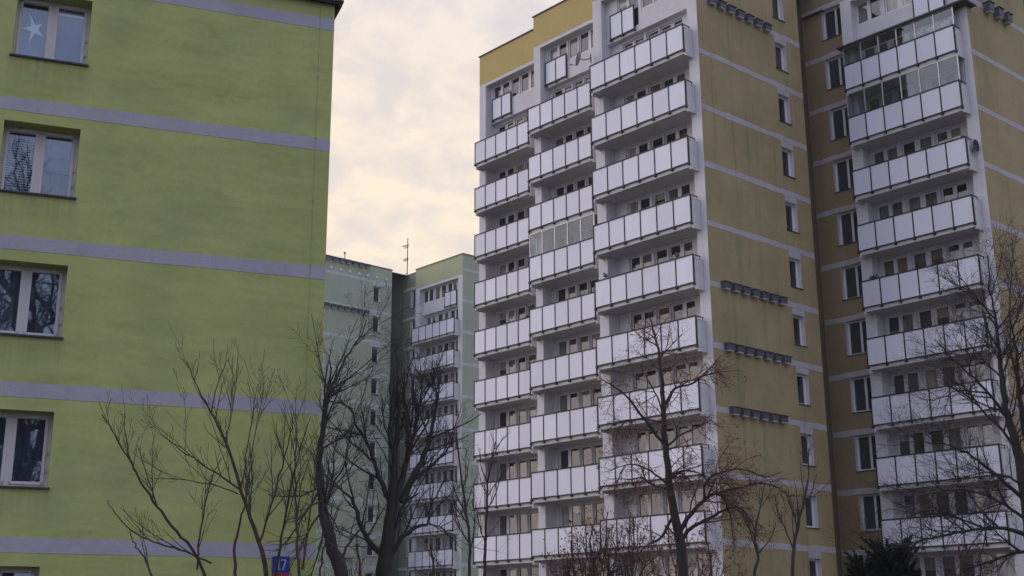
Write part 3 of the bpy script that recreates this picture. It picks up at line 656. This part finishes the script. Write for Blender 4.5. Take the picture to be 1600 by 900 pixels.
def tree(name, label, D, trunks, limbs, q, seed, group='bare trees', bark='bark', twig='twig', leafm=None, leafp=(0.5, 2, 0.05), spread=0.35, cat='tree', base=True, wob=0.012, thin=1.0):
    """trunks/limbs: [(points, widths_px)]: trunks share the plane at D, limbs drift in depth so the crown has volume"""
    rg = np.random.default_rng(seed); px = D / FPX
    p0 = at(*trunks[0][0][0], D); root = empty(name, (p0[0], p0[1], 0)); off = V3(p0[0], p0[1], 0)
    tk, tw, lf = MB(), MB(), MB(); grown = []
    anchors = []
    for k, (pts, w) in enumerate(trunks):
        w = np.interp(np.linspace(0, 1, len(pts)), np.linspace(0, 1, len(w)), w)
        P = np.array([at(x, y, D + k * 0.1) for x, y in pts]) - off; rad = list(np.array(w) * px / 2)
        if base and k == 0: P = np.vstack([[P[0][0] * 1.0, P[0][1], -0.2], P[0] * [1, 1, 0.5], P]); rad = [rad[0] * 1.5, rad[0] * 1.15] + rad
        Q, rr = smooth(P, rad, 4, wob, rg); tk.tube(Q, rr, 9); grown.append((Q, rr, len(Q) // 3)); anchors.append((Q, D))
    allp = np.vstack([a[0] for a in anchors]); 
    for pts, w in limbs:
        w = np.interp(np.linspace(0, 1, len(pts)), np.linspace(0, 1, len(w)), w)
        s0 = at(*pts[0], D) - off; j = np.argmin(((allp - s0)[:, [0, 2]] ** 2).sum(1)); d0 = allp[j][1] + off[1]
        ln = sum(math.dist(a, b) for a, b in zip(pts, pts[1:])) * px; dr = rg.choice([-1, 1]) * rg.uniform(0.3, 1.0) * spread * ln
        P = np.array([at(x, y, d0 + dr * (i / (len(pts) - 1))) for i, (x, y) in enumerate(pts)]) - off
        Q, rr = smooth(P, np.array(w) * px / 2 * thin, 4, wob, rg); tk.tube(Q, rr, 6); grown.append((Q, rr, 0)); allp = np.vstack([allp, Q])
    leaf = (lf, *leafp) if leafm else None
    for Q, rr, s in grown: grow(tw, Q[s:], rr[s:], 0, q, rg, leaf)
    tk.build('trunk', M[bark], root); tw.build('crown', M[twig], root)
    if leafm: lf.build('dried_leaves', M[leafm], root)
    return tag(root, label, cat, group)

Q_up = dict(dens=[5.0, 6.0, 8], len=[0.60, 0.28, 0.12], rad=[0.0065, 0.0038, 0.0026], ang=(22, 48), up=[0.35, 0.25, 0.1], trop=[0.10, 0.08, 0.03], wig=0.09)
# shrubby tree in front of the lime block
tree('bare_tree', 'many stemmed bare tree before the lime green wall, around the number plate', 13.0,
     [([(418, 905), (403, 845), (378, 770), (352, 690), (330, 645), (310, 610), (292, 565)], [8, 6, 4.5, 2.4, 1.2])],
     [([(322, 905), (305, 865), (275, 830), (245, 790), (225, 760), (208, 730), (190, 700), (175, 672), (160, 648)], [6, 4, 1.2]),
      ([(368, 905), (367, 860), (375, 815), (386, 770), (392, 720)], [7, 4, 1.5]),
      ([(308, 890), (312, 840), (320, 790), (333, 745), (345, 715)], [4, 3, 1.2]),
      ([(375, 765), (340, 740), (300, 715), (265, 690), (240, 665)], [4, 2.5, 1.0]),
      ([(372, 772), (330, 757), (290, 750), (255, 748)], [3, 2, 1.0]),
      ([(330, 880), (290, 862), (250, 850), (215, 835), (190, 815), (172, 790), (168, 782)], [4, 3, 1.0]),
      ([(468, 905), (465, 850), (463, 790), (460, 730), (463, 670), (461, 620)], [6, 4, 1.2]),
      ([(430, 905), (440, 840), (452, 770), (470, 700), (486, 650)], [6, 3.5, 1.0]),
      ([(472, 890), (482, 820), (492, 750), (497, 690)], [5, 3, 1.2]),
      ([(404, 850), (425, 790), (440, 730), (455, 670), (458, 640)], [4, 3, 1.2]),
      ([(330, 648), (340, 600), (352, 570), (357, 562)], [2.2, 1.0]), ([(352, 690), (362, 640), (366, 585)], [2.2, 1.0]),
      ([(376, 765), (385, 710), (394, 650), (403, 600)], [2.6, 1.0]), ([(392, 720), (402, 660), (412, 598)], [2, 1.0]),
      ([(208, 730), (200, 705), (197, 680)], [1.6, 0.8]), ([(208, 732), (214, 700), (216, 682)], [1.6, 0.8]),
      ([(240, 905), (225, 870), (210, 850), (203, 830)], [4, 2]), ([(300, 715), (275, 690), (237, 660)], [1.8, 0.8]),
      ([(352, 700), (330, 680), (318, 660)], [1.8, 0.8]), ([(500, 900), (505, 860), (520, 820), (528, 790)], [4, 2])],
     Q_up, 11, bark='bark_brown', twig='twig_olive', spread=0.30, wob=0.006, thin=0.85)
Q_w = dict(dens=[3.4, 5.5, 6.5], len=[1.5, 0.65, 0.28], rad=[0.022, 0.009, 0.005], ang=(25, 58), up=[0.22, 0.12, 0.05], trop=[0.06, 0.04, 0.0], wig=0.13)
tree('bare_tree', 'dark leaning bare tree rising beside the right corner of the lime block', 24.0,
     [([(535, 905), (520, 860), (508, 815), (501, 770), (499, 722), (503, 680), (508, 625)], [22, 18, 14, 9, 7])],
     [([(508, 625), (520, 600), (535, 570), (550, 545), (565, 522), (572, 500)], [6, 3, 1.2]), ([(508, 625), (514, 600), (517, 570), (515, 545)], [5, 3, 1.4]),
      ([(510, 622), (530, 610), (540, 595), (550, 585)], [4, 1.6]), ([(500, 705), (515, 695), (545, 675), (560, 655)], [3.5, 2, 1.2]),
      ([(499, 740), (503, 790), (512, 850)], [6, 5]), ([(530, 880), (545, 850), (560, 830), (585, 805)], [4, 2]), ([(505, 800), (520, 760), (540, 720), (548, 690)], [4, 2])],
     Q_w, 12, spread=0.3)
tree('bare_tree', 'thick trunked bare tree with forked limbs in front of the far green tower', 30.0,
     [([(598, 905), (603, 860), (611, 800), (615, 750), (618, 700), (622, 655), (620, 610)], [26, 22, 18, 12, 9, 6, 3])],
     [([(600, 870), (580, 850), (563, 820), (552, 785), (530, 762), (500, 735)], [11, 8, 4, 2]),
      ([(604, 775), (592, 745), (583, 715), (570, 685), (556, 662), (550, 640), (530, 630), (512, 628)], [9, 6, 3, 2]),
      ([(620, 780), (630, 740), (640, 700), (652, 655), (658, 615), (660, 590)], [12, 9, 5, 2]),
      ([(628, 785), (645, 745), (662, 715), (672, 680), (680, 645), (686, 600)], [12, 9, 6, 2.5]),
      ([(640, 755), (660, 738), (680, 722), (700, 700), (712, 672)], [6, 4, 2]),
      ([(606, 875), (628, 840), (650, 824), (668, 818), (672, 795), (684, 770), (695, 750)], [9, 6, 3, 2]),
      ([(618, 720), (608, 680), (612, 640), (608, 600)], [8, 5, 2]), ([(632, 735), (640, 700), (637, 665), (630, 630), (632, 590)], [6, 4, 1.6]),
      ([(618, 690), (630, 655), (632, 610), (638, 585)], [6, 3, 1.6]), ([(552, 785), (545, 750), (540, 715), (548, 680)], [3, 1.6]), ([(615, 830), (630, 790), (655, 770)], [5, 2.5]),
      ([(668, 818), (690, 825), (705, 840)], [3, 1.5])],
     Q_w, 13, spread=0.35)
Q_s = dict(dens=[2.2, 3.4, 4.0], len=[1.5, 0.7, 0.3], rad=[0.018, 0.009, 0.006], ang=(18, 42), up=[0.30, 0.15, 0.05], trop=[0.05, 0.02, 0.0], wig=0.10)
tree('bare_tree', 'young bare tree with a thin wavy stem before the far green balcony column', 42.0,
     [([(733, 905), (734, 850), (728, 800), (722, 750), (716, 705), (712, 660)], [5, 4, 3, 1.5])],
     [([(728, 800), (712, 770), (704, 735)], [2.4, 1.2]), ([(734, 850), (715, 820), (705, 790)], [2.4, 1.2]), ([(733, 870), (742, 820), (738, 780)], [2.2, 1.2])], Q_s, 14)
tree('bare_tree', 'young bare tree with a straight thin stem before the left end of the ochre tower', 44.0,
     [([(757, 905), (758, 850), (760, 800), (762, 755), (768, 720), (774, 690)], [5, 4, 3, 1.5])],
     [([(760, 800), (775, 770), (783, 740)], [2.2, 1.2]), ([(758, 850), (748, 815), (744, 785)], [2.2, 1.2]), ([(762, 755), (752, 730), (750, 700)], [1.8, 1])], Q_s, 15)
Q_dr = dict(dens=[5.2, 8.0, 7.0], len=[1.25, 0.70, 0.32], rad=[0.018, 0.008, 0.0045], ang=(35, 75), up=[0.0, -0.12, -0.2], trop=[-0.05, -0.13, -0.12], wig=0.16)
tree('rusty_twigged_tree', 'bare tree with drooping reddish twigs in front of the nearest ochre tower balconies', 38.0,
     [([(1068, 905), (1063, 850), (1053, 800), (1045, 750), (1040, 700), (1037, 650), (1034, 600), (1030, 555), (1022, 520), (1014, 488)], [17, 15, 12, 10, 8, 6, 3, 1.6])],
     [([(1038, 695), (1015, 665), (995, 640), (980, 620), (960, 605), (937, 590)], [5, 3.5, 1.6]), ([(1040, 632), (1055, 607), (1080, 600), (1100, 585), (1115, 570), (1126, 556)], [5, 3, 1.4]),
      ([(1062, 830), (1080, 803), (1105, 777), (1130, 768), (1155, 762), (1185, 755), (1212, 760), (1236, 778)], [8, 5, 3, 1.5]), ([(1064, 845), (1078, 826), (1105, 812), (1130, 798), (1150, 792), (1168, 805), (1182, 832)], [7, 4, 1.5]),
      ([(1052, 805), (1035, 838), (1015, 850), (1000, 862)], [5, 2.5]), ([(1045, 765), (1022, 758), (1002, 747), (980, 750)], [4, 2]),
      ([(1100, 782), (1103, 752), (1128, 738), (1160, 733), (1195, 745), (1222, 737)], [4, 2.5, 1.2]), ([(1037, 650), (1027, 620), (1010, 590), (1000, 570)], [3, 1.4]), ([(1030, 560), (1048, 540), (1066, 522)], [2.5, 1.2]),
      ([(1026, 540), (1005, 528), (985, 512)], [2.4, 1.2]), ([(1040, 700), (1062, 680), (1090, 668), (1112, 655)], [3.5, 1.6]), ([(1044, 745), (1070, 735), (1098, 742), (1110, 760)], [3.5, 1.6]), ([(1038, 660), (1000, 655), (965, 660), (945, 675)], [3, 1.5]),
      ([(1047, 760), (1015, 735), (985, 725), (955, 735)], [3.5, 1.5]), ([(1125, 770), (1140, 800), (1145, 840)], [3, 1.4])],
     Q_dr, 16, bark='bark', twig='twig_red', leafm='seed', leafp=(0.13, 2, 0.06), spread=0.4)
Q_r = dict(dens=[7.0, 9.0, 9.0], len=[1.25, 0.58, 0.25], rad=[0.016, 0.007, 0.0042], ang=(30, 65), up=[0.12, 0.10, 0.05], trop=[0.04, 0.04, 0.0], wig=0.12)
tree('bare_tree', 'large spreading bare tree with fine twigs over the balconies at the right edge', 26.0,
     [([(1618, 905), (1610, 820), (1598, 745), (1586, 690), (1574, 650), (1566, 600), (1561, 550), (1556, 500), (1548, 455), (1544, 400)], [24, 20, 14, 10, 6, 3, 1.6]),
      ([(1612, 830), (1612, 740), (1600, 670), (1592, 610), (1590, 560), (1582, 515), (1578, 460), (1584, 405)], [12, 10, 7, 4, 2, 1.2])],
     [([(1592, 705), (1565, 672), (1535, 642), (1512, 610), (1490, 598)], [6, 3.5, 1.5]), ([(1576, 655), (1545, 615), (1515, 585), (1488, 560), (1460, 530)], [5, 3, 1.2]),
      ([(1604, 785), (1560, 745), (1520, 712), (1480, 695), (1440, 690), (1400, 668)], [7, 4, 2, 1]), ([(1610, 838), (1570, 826), (1520, 828), (1470, 838), (1420, 850), (1370, 862)], [8, 5, 3, 1.2]),
      ([(1608, 815), (1570, 790), (1530, 770), (1490, 765), (1450, 772), (1405, 760)], [6, 4, 2, 1]), ([(1564, 590), (1535, 560), (1510, 530), (1492, 500)], [3.5, 2, 1]), ([(1556, 500), (1530, 470), (1505, 440), (1490, 425)], [3, 1]),
      ([(1600, 760), (1575, 745), (1540, 738), (1500, 745), (1465, 730)], [4, 2, 1]), ([(1592, 620), (1605, 580), (1612, 520)], [4, 1.5]), ([(1582, 515), (1596, 480), (1604, 440)], [3, 1.2]), ([(1550, 460), (1560, 425), (1568, 395)], [2, 1]),
      ([(1545, 615), (1500, 610), (1460, 625), (1430, 620)], [3, 1.5, 1]), ([(1612, 860), (1580, 865), (1540, 880), (1500, 890)], [6, 3]), ([(1520, 828), (1480, 800), (1440, 800), (1400, 820)], [3, 1.2]), ([(1560, 545), (1540, 510), (1535, 470)], [2.5, 1])],
     Q_r, 17, spread=0.4)
tree('bare_tree', 'thin bare sapling in front of the lower right of the ochre gable', 46.0,
     [([(1238, 905), (1240, 860), (1247, 820), (1255, 785), (1262, 760), (1264, 700)], [6, 5, 3, 1.2])],
     [([(1246, 822), (1235, 790), (1226, 765)], [2.5, 1.2]), ([(1240, 860), (1228, 830), (1215, 800), (1212, 775)], [2.5, 1.2]), ([(1252, 795), (1268, 770), (1276, 740)], [2.2, 1])], Q_s, 18)
tree('bare_tree', 'gnarled low bare sapling between the rusty tree and the ochre gable sapling', 43.0,
     [([(1178, 905), (1185, 870), (1180, 840), (1186, 800), (1192, 770)], [5, 4, 3, 1.2])],
     [([(1180, 840), (1165, 815), (1160, 790)], [2.2, 1.2]), ([(1185, 865), (1205, 840), (1212, 815)], [2.2, 1.2])], Q_s, 19)
# reddish thicket under the balconies: separate shrubs
Q_th = dict(dens=[3.8, 4.8, 5], len=[0.9, 0.5, 0.24], rad=[0.009, 0.006, 0.0045], ang=(20, 55), up=[0.3, 0.1, 0.0], trop=[0.05, 0.0, -0.04], wig=0.16)
def shrub(cx, top, half, D, seed, label, twig='twig_red', leafm='seed', lp=(0.30, 2, 0.075)):
    rr = random.Random(seed); limbs = []
    for i in range(9):
        e = cx + half * (i / 4 - 1) * rr.uniform(0.8, 1.1); t = top + rr.uniform(0, 45) + abs(i - 4) * 5
        limbs.append(([(cx + (e - cx) * 0.25, 925), (cx + (e - cx) * 0.55 + rr.uniform(-5, 5), 925 + (t - 925) * 0.4), (e + rr.uniform(-5, 5), t + 25), (e + (e - cx) * 0.1, t)], [4, 2.6, 1.4]))
    return tree('shrub', label, D, [([(cx, 935), (cx + 2, 890), (cx - 3, 850), (cx, top)], [5, 3, 1.4])], limbs, Q_th, seed, 'rusty shrubs under the balconies', 'bark_brown', twig, leafm, lp, 0.6, 'shrub', thin=0.6)
shrub(925, 822, 42, 40.0, 21, 'rusty shrub leftmost under the ochre tower balconies')
shrub(985, 800, 48, 41.0, 22, 'rusty shrub directly left of the drooping tree trunk')
shrub(1060, 835, 50, 42.5, 23, 'rusty shrub behind the trunk of the drooping tree')
shrub(895, 845, 36, 41.5, 28, 'small rusty shrub at the far left of the rusty row')
shrub(1110, 850, 40, 43.5, 29, 'small rusty shrub right of the drooping tree trunk')
shrub(950, 800, 40, 39.0, 24, 'thin bare shrub standing above the rusty shrubs', 'twig', 'seed', (0.05, 1, 0.06))
shrub(1500, 872, 60, 34.0, 25, 'low dark bare shrub at the bottom under the far-right balconies', 'twig', 'seed', (0.03, 1, 0.05))
shrub(560, 865, 48, 36.0, 26, 'low dark bare shrub left of the thick forked tree trunk', 'twig', 'seed', (0.03, 1, 0.05))
shrub(675, 872, 45, 37.0, 27, 'low dark bare shrub right of the thick forked tree trunk', 'twig', 'seed', (0.03, 1, 0.05))
# dark evergreen at the bottom right
def evergreen(cx, D, seed):
    rg = np.random.default_rng(seed); p0 = at(cx, 905, D); root = empty('evergreen_tree', (p0[0], p0[1], 0)); off = V3(p0[0], p0[1], 0)
    tk, cr = MB(), MB(); top = at(cx, 860, D) - off; tk.tube([(0, 0, -0.2), (0.02, 0, 2), tuple(top)], [0.12, 0.09, 0.03], 8)
    for i in range(330):
        z = rg.uniform(0.5, top[2]); a = rg.uniform(0, 2 * np.pi); ln = rg.uniform(0.5, 1.15) * (1.0 - 0.28 * z / top[2])
        d = V3(math.cos(a), math.sin(a), rg.uniform(0.2, 0.7)); d /= np.linalg.norm(d); p = V3(0, 0, z * 0.96); pts = [p]
        for j in range(5): d = d + V3(0, 0, 0.07) + rg.normal(0, 0.05, 3); d /= np.linalg.norm(d); pts.append(pts[-1] + d * ln / 5)
        cr.tube(pts, np.linspace(0.016, 0.006, 6), 3)
        pts = np.array(pts)
        for j in range(95):
            t = rg.uniform(0.15, 1); q = t * 5; k = min(int(q), 4); b0 = pts[k] + (pts[k + 1] - pts[k]) * (q - k); dd = pts[k + 1] - pts[k]; dd /= np.linalg.norm(dd)
            r = rg.normal(0, 1, 3); r -= dd * (r @ dd); r /= np.linalg.norm(r); e = dd * 0.8 + r * 0.8; e *= rg.uniform(0.06, 0.13); s = np.cross(e, r); s *= 0.015 / (np.linalg.norm(s) + 1e-9)
            cr.quad(tuple(b0 - s), tuple(b0 + e * 0.6 - s), tuple(b0 + e), tuple(b0 + s))
    tk.build('trunk', M['bark'], root); cr.build('crown', M['needle'], root)
    return root
tag(evergreen(1395, 30.0, 31), 'dark spiky evergreen at the bottom, left of the far-right balcony column', 'tree', 'evergreens')
tag(evergreen(1352, 31.5, 32), 'dark spiky evergreen at the bottom, close against its taller neighbour on the left', 'tree', 'evergreens').scale = (0.8, 0.8, 0.93)
# tree across the lawn, mirrored in the near window panes
Q_b = dict(dens=[1.6, 2.2, 2.2], len=[2.8, 1.3, 0.6], rad=[0.06, 0.028, 0.014], ang=(25, 60), up=[0.2, 0.1, 0.0], trop=[0.05, 0.02, 0.0], wig=0.14)
def tree_behind(x, y, h, seed):
    rg = np.random.default_rng(seed); root = empty('bare_tree', (x, y, 0)); tk, tw = MB(), MB()
    Q, rr = smooth(np.array([(0, 0, -0.2), (0.2, 0.1, h * .3), (-.1, .2, h * .6), (.1, 0, h)]), [0.32, 0.26, 0.16, 0.03], 6, 0.05, rg); tk.tube(Q, rr, 9)
    for i in range(24):
        z = rg.uniform(0.2, 0.9); b0 = Q[int(z * (len(Q) - 1))]; a = rg.uniform(0, 6.28); L_ = h * 0.42 * (1.1 - z * 0.6)
        P = np.array([b0, b0 + V3(math.cos(a) * .35, math.sin(a) * .35, .3) * L_, b0 + V3(math.cos(a) * .6, math.sin(a) * .6, .75) * L_, b0 + V3(math.cos(a) * .8, math.sin(a) * .8, 1.1) * L_])
        B, br = smooth(P, [0.12, 0.09, 0.05, 0.015], 4, 0.05, rg); tk.tube(B, br, 6); grow(tw, B, br, 0, Q_b, rg)
    tk.build('trunk', M['bark'], root); tw.build('crown', M['twig'], root)
    return root
tag(tree_behind(4.6, -12.0, 21.0, 41), 'second tallest bare tree reflected in the near windows', 'tree', 'trees mirrored in the near windows')
tag(tree_behind(1.2, -11.0, 19.5, 42), 'shortest bare tree reflected in the near windows', 'tree', 'trees mirrored in the near windows')
tag(tree_behind(8.5, -17.0, 24.0, 43), 'tallest and farthest bare tree reflected in the near windows', 'tree', 'trees mirrored in the near windows')

# ---------------------------------------------------------------- air
hz = MB(); hz.box(-1600, 1600, -1600, 1600, -2.4, 42); ho = None
hm = bpy.data.materials.new('haze'); hm.use_nodes = True; hn = hm.node_tree; hn.nodes.remove(hn.nodes['Principled BSDF'])
pv = hn.nodes.new('ShaderNodeVolumePrincipled'); pv.inputs['Density'].default_value = 0.00035; pv.inputs['Color'].default_value = (0.93, 0.94, 1, 1)
hn.links.new(pv.outputs[0], hn.nodes['Material Output'].inputs['Volume'])
ho = hz.build('haze', hm); tag(ho, kind='stuff')
